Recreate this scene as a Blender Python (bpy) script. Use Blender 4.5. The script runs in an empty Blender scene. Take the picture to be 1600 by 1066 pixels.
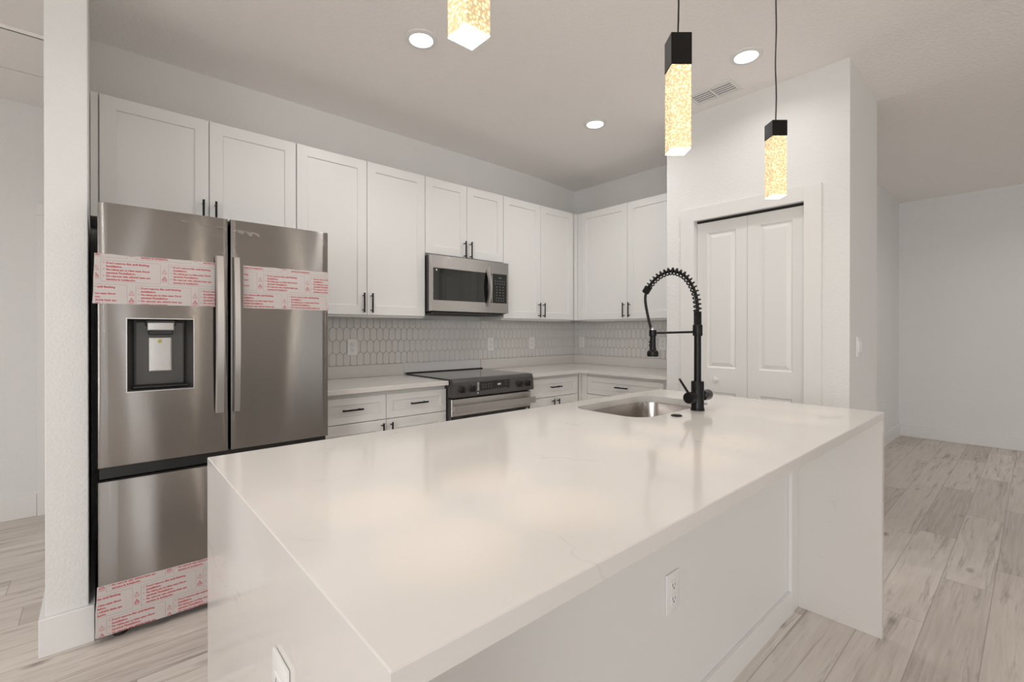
import bpy, bmesh, math, random
from mathutils import Vector, Matrix, geometry
random.seed(7)
PI = math.pi
S = bpy.context.scene
COL = S.collection

# ------------------------------------------------------------------ camera, world, light, exposure
cam = bpy.data.cameras.new('camera'); cam_o = bpy.data.objects.new('camera', cam); COL.objects.link(cam_o)
YAW, PITCH = 0.7251, -0.0028
cam_o.location = (-3.8602, -3.3360, 1.2497)
cam_o.rotation_euler = (PI/2 + PITCH, 0, -YAW)
cam.sensor_width = 36.0; cam.sensor_fit = 'HORIZONTAL'
cam.lens = 726.68/1600*36
cam.shift_y = -12.74/1600
cam.clip_start = 0.02; cam.clip_end = 100
S.camera = cam_o

w = bpy.data.worlds.new('daylight'); S.world = w; w.use_nodes = True
bgn = w.node_tree.nodes['Background']; bgn.inputs[0].default_value = (0.93, 0.97, 1.0, 1); bgn.inputs[1].default_value = 1.2

S.view_settings.view_transform = 'Standard'; S.view_settings.look = 'None'
S.view_settings.gamma = 1; S.view_settings.use_curve_mapping = False
S.view_settings.exposure = -0.07
S.render.engine = 'CYCLES'
S.cycles.max_bounces = 12; S.cycles.diffuse_bounces = 7; S.cycles.glossy_bounces = 5
S.cycles.transmission_bounces = 6; S.cycles.sample_clamp_indirect = 6; S.cycles.sample_clamp_direct = 12
S.cycles.caustics_reflective = False; S.cycles.caustics_refractive = False

def area_light(name, loc, rot, sx, sy, power, color):
    l = bpy.data.lights.new(name, 'AREA'); l.shape = 'RECTANGLE'; l.size = sx; l.size_y = sy
    l.energy = power; l.color = color
    o = bpy.data.objects.new(name, l); o.location = loc; o.rotation_euler = rot; COL.objects.link(o); return o
# daylight through unseen living-room windows behind the camera; narrow ones added for reflections
DAY = (0.985, 0.99, 1.0)
TILT = 0.85   # sky light comes in from above the horizon
area_light('unseen_window_light', (-5.75, -8.95, 1.5), (PI/2-TILT, 0, 0), 3.1, 2.0, 20, DAY)
area_light('unseen_window_light', (-0.2, -8.95, 1.35), (PI/2, 0, 0), 0.8, 2.2, 7, DAY)  # unseen window, narrowed to reflect as a soft band on the right refrigerator door
area_light('unseen_window_light', (-3.60, -8.95, 1.35), (PI/2, 0, 0), 0.28, 2.2, 7, DAY)  # unseen slim window added for the bright band on the left refrigerator door
area_light('unseen_window_light', (-7.90, -5.2, 1.5), (PI/2-TILT, 0, -PI/2), 3.0, 2.0, 130, DAY)

# ------------------------------------------------------------------ materials
def mat(name, color, rough=0.5, metal=0.0, spec=0.5, emit=None, estr=0, coat=0):
    m = bpy.data.materials.new(name); m.use_nodes = True
    b = m.node_tree.nodes['Principled BSDF']
    b.inputs['Base Color'].default_value = (*color, 1); b.inputs['Roughness'].default_value = rough
    b.inputs['Metallic'].default_value = metal; b.inputs['Specular IOR Level'].default_value = spec
    b.inputs['Coat Weight'].default_value = coat
    if emit: b.inputs['Emission Color'].default_value = (*emit, 1); b.inputs['Emission Strength'].default_value = estr
    return m
class NT:
    def __init__(s, m): s.t = m.node_tree; s.b = s.t.nodes['Principled BSDF']
    def n(s, typ, **kw):
        x = s.t.nodes.new(typ)
        for k, v in kw.items(): setattr(x, k, v)
        return x
    def l(s, a, b): s.t.links.new(a, b)
    def val(s, sock, v):
        if hasattr(v, 'links') or isinstance(v, bpy.types.NodeSocket): s.l(v, sock)
        else: sock.default_value = v
    def math(s, op, a, b=0.0, c=0.0):
        x = s.n('ShaderNodeMath', operation=op); s.val(x.inputs[0], a); s.val(x.inputs[1], b); s.val(x.inputs[2], c); return x.outputs[0]
    def coord(s, scale=(1, 1, 1)):
        c = s.n('ShaderNodeTexCoord'); mp = s.n('ShaderNodeMapping'); mp.inputs['Scale'].default_value = scale
        s.l(c.outputs['Object'], mp.inputs[0]); return mp.outputs[0]
    def noise(s, vec, scale, detail=2, rough=0.5, dist=0.0):
        x = s.n('ShaderNodeTexNoise'); x.inputs['Scale'].default_value = scale; x.inputs['Detail'].default_value = detail
        x.inputs['Roughness'].default_value = rough; x.inputs['Distortion'].default_value = dist
        if vec is not None: s.l(vec, x.inputs['Vector'])
        return x.outputs['Fac']
    def ramp(s, f, stops):
        r = s.n('ShaderNodeValToRGB'); s.l(f, r.inputs[0]); e = r.color_ramp.elements
        while len(e) < len(stops): e.new(0.5)
        for i, (p, c) in enumerate(stops): e[i].position = p; e[i].color = (*c, 1) if len(c) == 3 else c
        return r.outputs[0]
    def mix(s, f, a, b, blend='MIX'):
        x = s.n('ShaderNodeMix', data_type='RGBA', blend_type=blend); s.val(x.inputs[0], f)
        for sock, v in ((x.inputs[6], a), (x.inputs[7], b)):
            if isinstance(v, tuple): sock.default_value = (*v, 1) if len(v) == 3 else v
            else: s.l(v, sock)
        return x.outputs[2]
    def bump(s, h, strength, dist):
        x = s.n('ShaderNodeBump'); x.inputs['Strength'].default_value = strength; x.inputs['Distance'].default_value = dist
        s.l(h, x.inputs['Height']); s.l(x.outputs[0], s.b.inputs['Normal'])

def plaster(name, color, scale, strength, dist, rough=0.75):
    m = mat(name, color, rough, spec=0.25); t = NT(m)
    h = t.noise(t.coord(), scale, 3, 0.55)
    h = t.ramp(h, [(0.42, (0, 0, 0)), (0.60, (1, 1, 1))])
    t.bump(h, strength, dist); return m
M_wall = plaster('wall_paint', (0.80, 0.80, 0.79), 85, 0.42, 0.0018)
M_ceil = plaster('ceiling_texture', (0.92, 0.895, 0.88), 55, 0.45, 0.003, 0.85)
M_trim = mat('trim_paint', (0.80, 0.795, 0.785), 0.38)
M_cab = mat('cabinet_lacquer', (0.79, 0.785, 0.77), 0.36)
M_cab_in = mat('cabinet_side', (0.74, 0.73, 0.71), 0.5)
M_door = mat('door_paint', (0.78, 0.78, 0.77), 0.4)
M_black = mat('black_metal', (0.012, 0.011, 0.011), 0.32, 0.6)
M_blackp = mat('black_plastic', (0.02, 0.02, 0.02), 0.35)
M_dark = mat('dark_void', (0.015, 0.015, 0.014), 0.7)
M_glass_black = mat('black_glass', (0.010, 0.010, 0.009), 0.06, coat=0.5)
M_cook = mat('cooktop_glass', (0.035, 0.034, 0.033), 0.16, coat=0.4)
M_plate = mat('outlet_plastic', (0.82, 0.82, 0.81), 0.28)
M_slot = mat('outlet_slot', (0.10, 0.095, 0.09), 0.6)
M_grey = mat('appliance_grey', (0.075, 0.072, 0.070), 0.45, 0.2)
M_disp = mat('dispenser_grey', (0.085, 0.082, 0.078), 0.30, 0.35)
M_chrome = mat('chrome', (0.72, 0.71, 0.70), 0.12, 1.0)
M_white_mark = mat('printed_mark', (0.75, 0.75, 0.74), 0.5)
M_grey_mark = mat('printed_grey_mark', (0.26, 0.26, 0.26), 0.5)
M_tape = mat('protective_tape', (0.55, 0.51, 0.495), 0.30)
M_red = mat('tape_red_print', (0.50, 0.035, 0.045), 0.5)
M_tape_line = mat('tape_box_line', (0.33, 0.25, 0.26), 0.5)
M_yellow = mat('yellow_dot', (0.42, 0.36, 0.06), 0.4)
M_lens = mat('downlight_lens', (1, 1, 1), 0.4, emit=(1.0, 0.97, 0.93), estr=9.0)
M_grout = mat('grout', (0.40, 0.375, 0.355), 0.8)
M_tile = mat('glazed_tile', (0.70, 0.685, 0.665), 0.17)

def steel(name, color, rough, wav, spread=0.75):
    """brushed steel: microscopic horizontal grooves spread reflections vertically; wav = gentle waviness of the sheet"""
    m = mat(name, color, rough, 1.0); t = NT(m)
    c = t.n('ShaderNodeTexCoord'); g = t.n('ShaderNodeNewGeometry')
    vm = t.n('ShaderNodeVectorMath', operation='SCALE'); t.l(c.outputs['Object'], vm.inputs[0]); vm.inputs['Scale'].default_value = 9137.0
    w1 = t.n('ShaderNodeTexWhiteNoise', noise_dimensions='3D'); t.l(vm.outputs[0], w1.inputs['Vector'])
    sp = t.n('ShaderNodeSeparateXYZ'); t.l(w1.outputs['Color'], sp.inputs[0])
    gz = t.math('MULTIPLY', t.math('SUBTRACT', t.math('ADD', t.math('ADD', sp.outputs[0], sp.outputs[1]), sp.outputs[2]), 1.5), spread*0.5)
    wx = t.math('MULTIPLY', t.math('SUBTRACT', t.noise(t.coord((5.5, 5.5, 1.0)), 1.0, 1, 0.4), 0.5), wav)
    cb = t.n('ShaderNodeCombineXYZ'); t.l(wx, cb.inputs[0]); t.l(gz, cb.inputs[2])
    ad = t.n('ShaderNodeVectorMath', operation='ADD'); t.l(g.outputs['Normal'], ad.inputs[0]); t.l(cb.outputs[0], ad.inputs[1])
    no = t.n('ShaderNodeVectorMath', operation='NORMALIZE'); t.l(ad.outputs[0], no.inputs[0]); t.l(no.outputs[0], t.b.inputs['Normal'])
    return m
M_steel = steel('brushed_steel', (0.33, 0.312, 0.297), 0.10, 0.10, 0.92)
M_steel2 = steel('brushed_steel_light', (0.60, 0.58, 0.56), 0.18, 0.0)
M_steel3 = mat('satin_steel', (0.60, 0.58, 0.56), 0.30, 1.0)
M_sink = mat('sink_steel', (0.50, 0.46, 0.43), 0.24, 1.0)

def quartz():
    m = mat('white_quartz', (0.78, 0.765, 0.745), 0.10, spec=0.5); t = NT(m)
    c = t.coord()
    warp = t.n('ShaderNodeTexNoise'); warp.inputs['Scale'].default_value = 3.1; warp.inputs['Detail'].default_value = 4
    t.l(c, warp.inputs['Vector'])
    vm = t.n('ShaderNodeVectorMath', operation='MULTIPLY_ADD'); t.l(warp.outputs['Color'], vm.inputs[0]); vm.inputs[1].default_value = (.55, .55, .55); t.l(c, vm.inputs[2])
    v = t.n('ShaderNodeTexVoronoi', feature='DISTANCE_TO_EDGE'); v.inputs['Scale'].default_value = 2.3; t.l(vm.outputs[0], v.inputs['Vector'])
    vein = t.ramp(v.outputs['Distance'], [(0.0, (1, 1, 1)), (0.012, (0, 0, 0))])
    mask = t.ramp(t.noise(c, 3.7, 3, 0.6), [(0.54, (0, 0, 0)), (0.68, (1, 1, 1))])
    f = t.math('MULTIPLY', t.math('MULTIPLY', vein, mask), 0.42)
    cloud = t.noise(c, 5, 3)
    base = t.mix(cloud, (0.69, 0.668, 0.64), (0.725, 0.702, 0.674))
    t.l(t.mix(f, base, (0.46, 0.43, 0.40)), t.b.inputs['Base Color'])
    return m
M_quartz = quartz()

def wood_floor():
    m = mat('plank_floor', (0.5, 0.46, 0.42), 0.42, spec=0.4); t = NT(m)
    c = t.n('ShaderNodeTexCoord'); sp = t.n('ShaderNodeSeparateXYZ'); t.l(c.outputs['Object'], sp.inputs[0])
    X, Y = sp.outputs[0], sp.outputs[1]
    Wd, L = 0.182, 1.22
    yr = t.math('DIVIDE', t.math('ADD', Y, 20.0 + 0.125), Wd); row = t.math('FLOOR', yr); fy = t.math('FRACT', yr)
    wn = t.n('ShaderNodeTexWhiteNoise', noise_dimensions='1D'); t.l(row, wn.inputs['W'])
    xr = t.math('ADD', t.math('DIVIDE', t.math('ADD', X, 30.0), L), t.math('MULTIPLY', wn.outputs['Value'], 5.0))
    ci = t.math('FLOOR', xr); fx = t.math('FRACT', xr)
    cb = t.n('ShaderNodeCombineXYZ'); t.l(row, cb.inputs[0]); t.l(ci, cb.inputs[1])
    wn2 = t.n('ShaderNodeTexWhiteNoise', noise_dimensions='2D'); t.l(cb.outputs[0], wn2.inputs['Vector'])
    pid = wn2.outputs['Value']
    # grain coordinates shifted per plank
    g = t.n('ShaderNodeCombineXYZ'); t.l(t.math('MULTIPLY', X, 1.0), g.inputs[0]); t.l(Y, g.inputs[1]); t.l(t.math('MULTIPLY', pid, 60.0), g.inputs[2])
    def scaled(sx, sy):
        mp = t.n('ShaderNodeMapping'); mp.inputs['Scale'].default_value = (sx, sy, 1); t.l(g.outputs[0], mp.inputs[0]); return mp.outputs[0]
    fine = t.noise(scaled(3.0, 75), 1.0, 4, 0.65, 0.3)
    broad = t.noise(scaled(1.6, 11), 1.0, 4, 0.6, 1.2)
    streak = t.ramp(t.noise(scaled(1.5, 24), 1.0, 5, 0.70, 0.7), [(0.53, (0, 0, 0)), (0.70, (1, 1, 1))])
    knots = t.n('ShaderNodeTexVoronoi'); knots.inputs['Scale'].default_value = 1.0; t.l(scaled(3.2, 7.5), knots.inputs['Vector'])
    kn = t.ramp(knots.outputs['Distance'], [(0.03, (1, 1, 1)), (0.17, (0, 0, 0))])
    tone = t.ramp(pid, [(0.0, (0.47, 0.415, 0.370)), (0.35, (0.60, 0.540, 0.490)), (0.7, (0.68, 0.62, 0.567)), (1.0, (0.76, 0.70, 0.645))])
    col = t.mix(t.math('MULTIPLY', t.ramp(broad, [(0.35, (0, 0, 0)), (0.65, (1, 1, 1))]), 0.55), tone, (0.50, 0.44, 0.395))
    col = t.mix(t.math('MULTIPLY', t.ramp(fine, [(0.32, (0, 0, 0)), (0.68, (1, 1, 1))]), 0.42), col, (0.80, 0.75, 0.70))
    col = t.mix(t.math('MULTIPLY', streak, 0.8), col, (0.27, 0.225, 0.195))
    kmask = t.math('MULTIPLY', kn, t.ramp(t.noise(scaled(1.1, 3), 1.0, 2), [(0.40, (0, 0, 0)), (0.50, (1, 1, 1))]))
    col = t.mix(t.math('MULTIPLY', kmask, 0.75), col, (0.16, 0.125, 0.105))
    # seams
    ey = t.math('MULTIPLY', t.math('MINIMUM', fy, t.math('SUBTRACT', 1.0, fy)), Wd)
    ex = t.math('MULTIPLY', t.math('MINIMUM', fx, t.math('SUBTRACT', 1.0, fx)), L)
    e = t.math('MINIMUM', ex, ey)
    seam = t.ramp(t.math('DIVIDE', e, 0.0026), [(0.3, (0, 0, 0)), (1.0, (1, 1, 1))])
    col = t.mix(t.math('MULTIPLY', t.math('SUBTRACT', 1.0, seam), 0.5), col, (0.22, 0.185, 0.16))
    t.l(col, t.b.inputs['Base Color'])
    t.bump(t.math('ADD', t.math('MULTIPLY', seam, 0.5), t.math('MULTIPLY', fine, 0.12)), 0.5, 0.002)
    return m
M_floor = wood_floor()

def crystal():
    m = mat('bubble_crystal', (0.9, 0.75, 0.45), 0.15); t = NT(m)
    v = t.n('ShaderNodeTexVoronoi'); v.inputs['Scale'].default_value = 150; t.l(t.coord(), v.inputs['Vector'])
    n = t.noise(t.coord(), 120, 3, 0.7)
    f = t.math('MULTIPLY', v.outputs['Distance'], 0.75)
    f = t.math('ADD', f, t.math('MULTIPLY', n, 0.55))
    col = t.ramp(f, [(0.42, (1.0, 0.92, 0.68)), (0.58, (0.95, 0.70, 0.34)), (0.74, (0.36, 0.24, 0.10))])
    stg = t.ramp(f, [(0.40, (1, 1, 1)), (0.58, (0.55, 0.55, 0.55)), (0.76, (0.3, 0.3, 0.3))])
    t.l(col, t.b.inputs['Emission Color']); t.l(t.math('MULTIPLY', stg, 1.2), t.b.inputs['Emission Strength'])
    return m
M_crystal = crystal()
M_crystal_end = mat('crystal_end', (1, 0.95, 0.85), 0.1, emit=(1.0, 0.90, 0.70), estr=5)
M_film = mat('clear_film', (0.85, 0.85, 0.85), 0.12); M_film.node_tree.nodes['Principled BSDF'].inputs['Alpha'].default_value = 0.16

# ------------------------------------------------------------------ mesh helpers
def new(): return bmesh.new()
def box(bm, x0, x1, y0, y1, z0, z1, bev=0.0, seg=1):
    r = bmesh.ops.create_cube(bm, size=1.0); vs = r['verts']
    for v in vs:
        v.co = Vector(((x0+x1)/2 + v.co.x*(x1-x0), (y0+y1)/2 + v.co.y*(y1-y0), (z0+z1)/2 + v.co.z*(z1-z0)))
    if bev > 0:
        es = {e for v in vs for e in v.link_edges}
        bmesh.ops.bevel(bm, geom=list(es), offset=bev, segments=seg, affect='EDGES', profile=0.6)
    return bm
def lathe(bm, prof, n=32, axis='Z', center=(0, 0, 0), cap=True):
    rings = []
    for r, h in prof:
        ring = []
        for i in range(n):
            a = 2*PI*i/n; p = (r*math.cos(a), r*math.sin(a), h)
            if axis == 'X': p = (p[2], p[0], p[1])
            if axis == 'Y': p = (p[1], p[2], p[0])
            ring.append(bm.verts.new(Vector(p)+Vector(center)))
        rings.append(ring)
    for a, b in zip(rings, rings[1:]):
        for i in range(n): bm.faces.new((a[i], a[(i+1) % n], b[(i+1) % n], b[i]))
    if cap:
        bm.faces.new(rings[0][::-1]); bm.faces.new(rings[-1])
    return bm
def tube(bm, pts, r, n=10, cap=True):
    pts = [Vector(p) for p in pts]; rings = []
    up = None
    for i, p in enumerate(pts):
        d = (pts[min(i+1, len(pts)-1)] - pts[max(i-1, 0)]).normalized()
        if up is None:
            up = Vector((0, 0, 1)) if abs(d.z) < 0.9 else Vector((1, 0, 0))
        s = d.cross(up)
        if s.length < 1e-6: s = d.cross(Vector((0.3, 1, 0)))
        s.normalize(); up = s.cross(d).normalized()
        rr = r[i] if isinstance(r, (list, tuple)) else r
        rings.append([bm.verts.new(p + (s*math.cos(2*PI*k/n) + up*math.sin(2*PI*k/n))*rr) for k in range(n)])
    for a, b in zip(rings, rings[1:]):
        for k in range(n): bm.faces.new((a[k], a[(k+1) % n], b[(k+1) % n], b[k]))
    if cap: bm.faces.new(rings[0][::-1]); bm.faces.new(rings[-1])
    return bm
def loops(bm, x0, x1, z0, z1, steps, capface=True):
    """nested rectangles facing -Y: steps = (inset, y)"""
    rs = []
    for ins, y in steps:
        rs.append([bm.verts.new(p) for p in ((x0+ins, y, z0+ins), (x1-ins, y, z0+ins), (x1-ins, y, z1-ins), (x0+ins, y, z1-ins))])
    for a, b in zip(rs, rs[1:]):
        for i in range(4): bm.faces.new((a[i], a[(i+1) % 4], b[(i+1) % 4], b[i]))
    if capface: bm.faces.new(rs[-1])
    return rs
def finish(name, bm, m, parent=None, smooth=False, world=True, loc=None):
    """world=True: geometry given in world coordinates is moved to the parent's origin"""
    bmesh.ops.recalc_face_normals(bm, faces=bm.faces)
    if parent is not None and world: bmesh.ops.translate(bm, verts=bm.verts, vec=-parent.location)
    if parent is None and loc is not None: bmesh.ops.translate(bm, verts=bm.verts, vec=-Vector(loc))
    me = bpy.data.meshes.new(name); bm.to_mesh(me); bm.free()
    for mm in (m if isinstance(m, (list, tuple)) else [m]): me.materials.append(mm)
    o = bpy.data.objects.new(name, me); COL.objects.link(o)
    if parent is not None: o.parent = parent
    elif loc is not None: o.location = loc
    if smooth:
        me.polygons.foreach_set('use_smooth', [True]*len(me.polygons))
        try: me.set_sharp_from_angle(angle=math.radians(38))
        except Exception: pass
    return o
def tag(o, label=None, cat=None, group=None, kind=None):
    if label: o['label'] = label
    if cat: o['category'] = cat
    if group: o['group'] = group
    if kind: o['kind'] = kind
    return o
def thing(name, label, cat, loc, group=None, rz=0.0):
    o = bpy.data.objects.new(name, None); o.empty_display_size = 0.05; COL.objects.link(o)
    o.location = loc; o.rotation_euler = (0, 0, rz); return tag(o, label, cat, group)
def struct(name, bm, m, label=None, **kw): return tag(finish(name, bm, m, **kw), label, None, None, 'structure')
def dup(root, loc, rz=None, label=None):
    r = root.copy(); COL.objects.link(r); r.location = loc
    if rz is not None: r.rotation_euler = (0, 0, rz)
    if label: r['label'] = label
    for ch in [c for c in root.children]:
        c = ch.copy(); COL.objects.link(c); c.parent = r
        for g in [k for k in ch.children]:
            d = g.copy(); COL.objects.link(d); d.parent = c
    return r
def B(name, *a, bev=0.0): return None

CH = 2.80      # kitchen ceiling
# ------------------------------------------------------------------ setting
struct('floor', box(new(), -8.1, 3.5, -9.1, 1.3, -0.06, 0.0), M_floor, 'grey beige wood plank floor')
bm = new()     # ceiling folds slightly along the pantry wall line
prof = [(-8.1, CH), (-0.687, CH), (-0.02, 2.768), (3.5, 2.794)]
lo = [[bm.verts.new((x, y, z)) for y in (-9.1, 1.3)] for x, z in prof]; hi = [[bm.verts.new((x, y, 2.95)) for y in (-9.1, 1.3)] for x, z in prof]
for i in range(3):
    bm.faces.new((lo[i][0], lo[i+1][0], lo[i+1][1], lo[i][1])); bm.faces.new((hi[i][0], hi[i+1][0], hi[i+1][1], hi[i][1]))
    for k in (0, 1): bm.faces.new((lo[i][k], lo[i+1][k], hi[i+1][k], hi[i][k]))
for i in (0, 3): bm.faces.new((lo[i][0], lo[i][1], hi[i][1], hi[i][0]))
struct('ceiling', bm, M_ceil, 'textured off-white ceiling')
struct('wall_back', box(new(), -3.895, 0.12, 0.0, 0.12, 0, CH), M_wall)
struct('wall_right', box(new(), 0.0, 0.12, -1.5, 0.0, 0, CH), M_wall)
struct('wall_stub', box(new(), -4.02, -3.895, -0.80, 1.17, 0, CH, bev=0.003), M_wall, 'textured white end wall beside the refrigerator')
struct('wall_left_back', box(new(), -8.1, -3.895, 1.17, 1.3, 0, CH), M_wall)
# pantry front wall with its door opening (x = -0.687)
bm = new()
box(bm, -0.687, -0.572, -1.72, -1.501, 0, CH); box(bm, -0.687, -0.572, -2.634, -2.408, 0, CH); box(bm, -0.687, -0.572, -2.408, -1.72, 2.035, CH)
box(bm, -0.572, 0.12, -1.60, -1.501, 0, CH)
struct('wall_pantry', bm, M_wall)
struct('wall_pantry_side', box(new(), -0.572, -0.02, -2.634, -2.52, 0, CH), M_wall)
struct('wall_pantry_inside', box(new(), -0.02, 0.08, -2.52, -1.60, 0, CH), M_wall)
struct('wall_hall', box(new(), 0.08, 3.35, -2.231, -2.11, 0, CH), M_wall)
struct('wall_far', box(new(), 3.35, 3.47, -9.1, -2.11, 0, CH), M_wall)
# the living room behind the camera, open to its windows
def wall_with_windows(name, horizontal, pos, a0, a1, wins, z0, z1):
    bm = new(); cuts = [a0] + [q for w_ in wins for q in w_] + [a1]
    def bx(u0, u1, za, zb):
        if horizontal: box(bm, u0, u1, pos, pos+0.12, za, zb)
        else: box(bm, pos, pos+0.12, u0, u1, za, zb)
    for i in range(0, len(cuts), 2): bx(cuts[i], cuts[i+1], 0, CH)
    for w_ in wins: bx(w_[0], w_[1], 0, z0); bx(w_[0], w_[1], z1, CH)
    struct(name, bm, M_wall)
wall_with_windows('wall_rear', True, -9.1, -8.1, 3.5, [(-7.3, -4.2), (-3.75, -3.45), (-0.6, 0.2)], 0.25, 2.45)  # the two narrow openings are shaped for bands reflected in the refrigerator
wall_with_windows('wall_left', False, -8.1, -9.1, 1.3, [(-6.7, -3.7)], 0.25, 2.45)

BBH = 0.147
def baseboard(name, x0, x1, y0, y1): struct(name, box(new(), x0, x1, y0, y1, 0, BBH, bev=0.003), M_trim)
bm = new(); box(bm, -4.038, -3.877, -0.818, -0.80, 0, BBH, bev=0.003); box(bm, -4.038, -4.02, -0.80, 1.17, 0, BBH); box(bm, -3.895, -3.877, -0.80, -0.02, 0, BBH)
struct('baseboard_stub', bm, M_trim)
baseboard('baseboard_left_back', -7.98, -4.182, 1.152, 1.17)
baseboard('baseboard_hall', -0.02, 3.332, -2.249, -2.231)
baseboard('baseboard_far', 3.332, 3.35, -8.98, -2.231)
baseboard('baseboard_pantry_side', -0.687, -0.02, -2.652, -2.634)
baseboard('baseboard_pantry', -0.705, -0.687, -2.652, -2.50)
# door casing and door in the left passage
r = thing('door_2', None, None, (-4.10, 1.17, 0)); r['kind'] = 'structure'
bm = new(); box(bm, -4.181, -4.10, 1.148, 1.1695, 0, 2.0395, bev=0.002); box(bm, -4.181, -4.021, 1.148, 1.17, 2.04, 2.122, bev=0.003)
finish('door_casing', bm, M_trim, r)
finish('door_panel', box(new(), -4.10, -4.021, 1.155, 1.169, 0.008, 2.04), M_door, r)
# attic hatch in the ceiling of the passage: joint shade painted as two dark strips
r = thing('trim_1', None, None, (-5.0, 0.38, CH)); r['kind'] = 'structure'
for nm, y0, y1 in (('hatch_panel', 0.139, 0.636), ('ceiling_border', 0.121, 0.125), ('ceiling_border', 0.646, 1.168)):
    finish(nm, box(new(), -6.0, -4.022, y0, y1, CH-0.018, CH-0.0005), M_ceil, r)
finish('hatch_gap_shade', box(new(), -6.0, -4.022, 0.6365, 0.6455, CH-0.014, CH-0.0005), M_dark, r)
finish('hatch_gap_shade', box(new(), -6.0, -4.022, 0.1252, 0.1388, CH-0.0165, CH-0.0005), M_slot, r)

# pantry door: casing (structure) and two bifold leaves
bm = new(); tk = 0.018
box(bm, -0.687-tk, -0.687, -1.72, -1.618, 0, 2.125, bev=0.002); box(bm, -0.687-tk, -0.687, -2.50, -2.408, 0, 2.125, bev=0.002)
box(bm, -0.687-tk, -0.687, -2.408, -1.72, 2.032, 2.125, bev=0.002)
struct('trim_2', bm, M_trim, 'white casing around the pantry door')
bm = new(); box(bm, -0.66, -0.60, -2.407, -1.721, 2.022, 2.034)
struct('trim_3', bm, M_dark, 'dark sliding track above the folding pantry doors')
DX = -0.655
def bifold(y_left, wd, label, knob):
    # local: x across (to the right = -Y world), front at y=0
    r = thing('door_1', None, None, (DX, y_left, 0.012), rz=-PI/2); r['kind'] = 'structure'; r['label'] = label
    H = 2.006; th = 0.033; st = 0.072
    bm = new()
    xs = [0, st, wd-st, wd]; zs = [0, 0.20, 0.818, 0.985, H-0.075, H]
    holes = {(1, 1), (1, 3)}
    V = [[bm.verts.new((x, 0, z)) for z in zs] for x in xs]
    for i in range(3):
        for j in range(5):
            if (i, j) in holes: continue
            bm.faces.new((V[i][j], V[i+1][j], V[i+1][j+1], V[i][j+1]))
    for (i, j) in holes:
        loops(bm, xs[i], xs[i+1], zs[j], zs[j+1], [(0, 0), (0.010, 0.009), (0.014, 0.009), (0.036, 0.001)])
    box(bm, 0, wd, 0.0002, th, 0, H)
    # drop the box's front face so only the shaped front shows
    for f in [f for f in bm.faces if all(abs(v.co.y-0.0002) < 1e-6 for v in f.verts)]: bm.faces.remove(f)
    finish('door_leaf', bm, M_door, r, world=False)
    if knob is not None:
        bm = lathe(new(), [(0.006, 0), (0.007, -0.012), (0.016, -0.018), (0.018, -0.026), (0.014, -0.034), (0.004, -0.037)], 24, 'Y', (knob, 0, 0.905))
        finish('door_knob', bm, M_trim, r, True, False)
    return r
bifold(-1.722, 0.342, 'left leaf of the white folding pantry door, with a round knob', 0.143)
bifold(-2.066, 0.341, 'right leaf of the white folding pantry door', None)

# ------------------------------------------------------------------ cabinets
def shaker(bm, x0, x1, z0, z1, y=0.0, th=0.02, fr=0.062, dp=0.009):
    r = loops(bm, x0, x1, z0, z1, [(0, y+th), (0, y+0.0015), (0.0015, y), (fr, y), (fr+0.0035, y+dp)])
    bm.faces.new([v for v in reversed(r[0])])
    return bm
def pull(vertical, cx, cz, L=0.132, parent=None):
    bm = new(); rr = 0.0055; out = -0.030
    def P(a, y): return (cx, y, cz+a) if vertical else (cx+a, y, cz)
    tube(bm, [P(-L/2, out), P(L/2, out)], rr, 12)
    for s in (-1, 1): tube(bm, [P(s*L*0.37, 0.001), P(s*L*0.37, out)], 0.0042, 10)
    return finish('handle', bm, M_black, parent, True, False)
UB, UT = 1.361, 2.404
def upper(x, wd, zb, label, rz=0.0, doors=2, depth=0.305, fill_l=0.0, hz=1.443, xw=None, end=0.0):
    """front plane at local y=0; x = world position along the wall of its left edge"""
    loc = (x, -0.33, zb) if rz == 0 else (-0.33, x, zb)
    r = thing('upper_cabinet', label, 'cabinet', loc, 'white shaker wall cabinets', rz)
    h = UT - zb
    bm = new(); box(bm, -fill_l, wd+end, 0.0205, depth, 0.0, h, bev=0.001)
    box(bm, 0.0, wd, 0.03, depth, -0.012, 0.0)
    finish('carcass', bm, M_cab_in, r, False, False)
    if fill_l: finish('filler_strip', box(new(), -fill_l, -0.004, 0.003, 0.0205, 0, h, bev=0.001), M_cab, r, False, False)
    dw = wd/doors
    for i in range(doors):
        d = finish('door', shaker(new(), i*dw+0.0018, (i+1)*dw-0.0018, 0.002, h-0.001), M_cab, r, False, False)
        hx = (i+1)*dw-0.044 if i == 0 else i*dw+0.028
        if i == 0: hx = dw-0.030
        pull(True, hx, hz-zb, parent=d)
    return r
upper(-3.862, 0.903, 1.806, 'white two-door wall cabinet above the refrigerator', fill_l=0.031, hz=1.895)
upper(-2.957, 0.901, UB, 'tall white wall cabinet between the refrigerator and the microwave')
upper(-2.054, 0.759, 1.832, 'short white wall cabinet directly above the microwave', hz=1.895)
upper(-1.293, 0.893, UB, 'tall white wall cabinet between the microwave and the corner', end=0.03)
upper(-0.372, 1.066, UB, 'white wall cabinet on the right wall beside the pantry', rz=-PI/2, end=0.055)
r = thing('corner_filler', 'narrow white filler post in the corner between the wall cabinets', 'cabinet filler', (-0.36, -0.33, UB))
bm = new(); box(bm, -0.368, -0.3305, -0.3295, -0.31, UB, UT, bev=0.001); box(bm, -0.3295, -0.31, -0.3715, -0.3295, UB, UT, bev=0.001)
finish('post', bm, M_cab, r)

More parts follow.
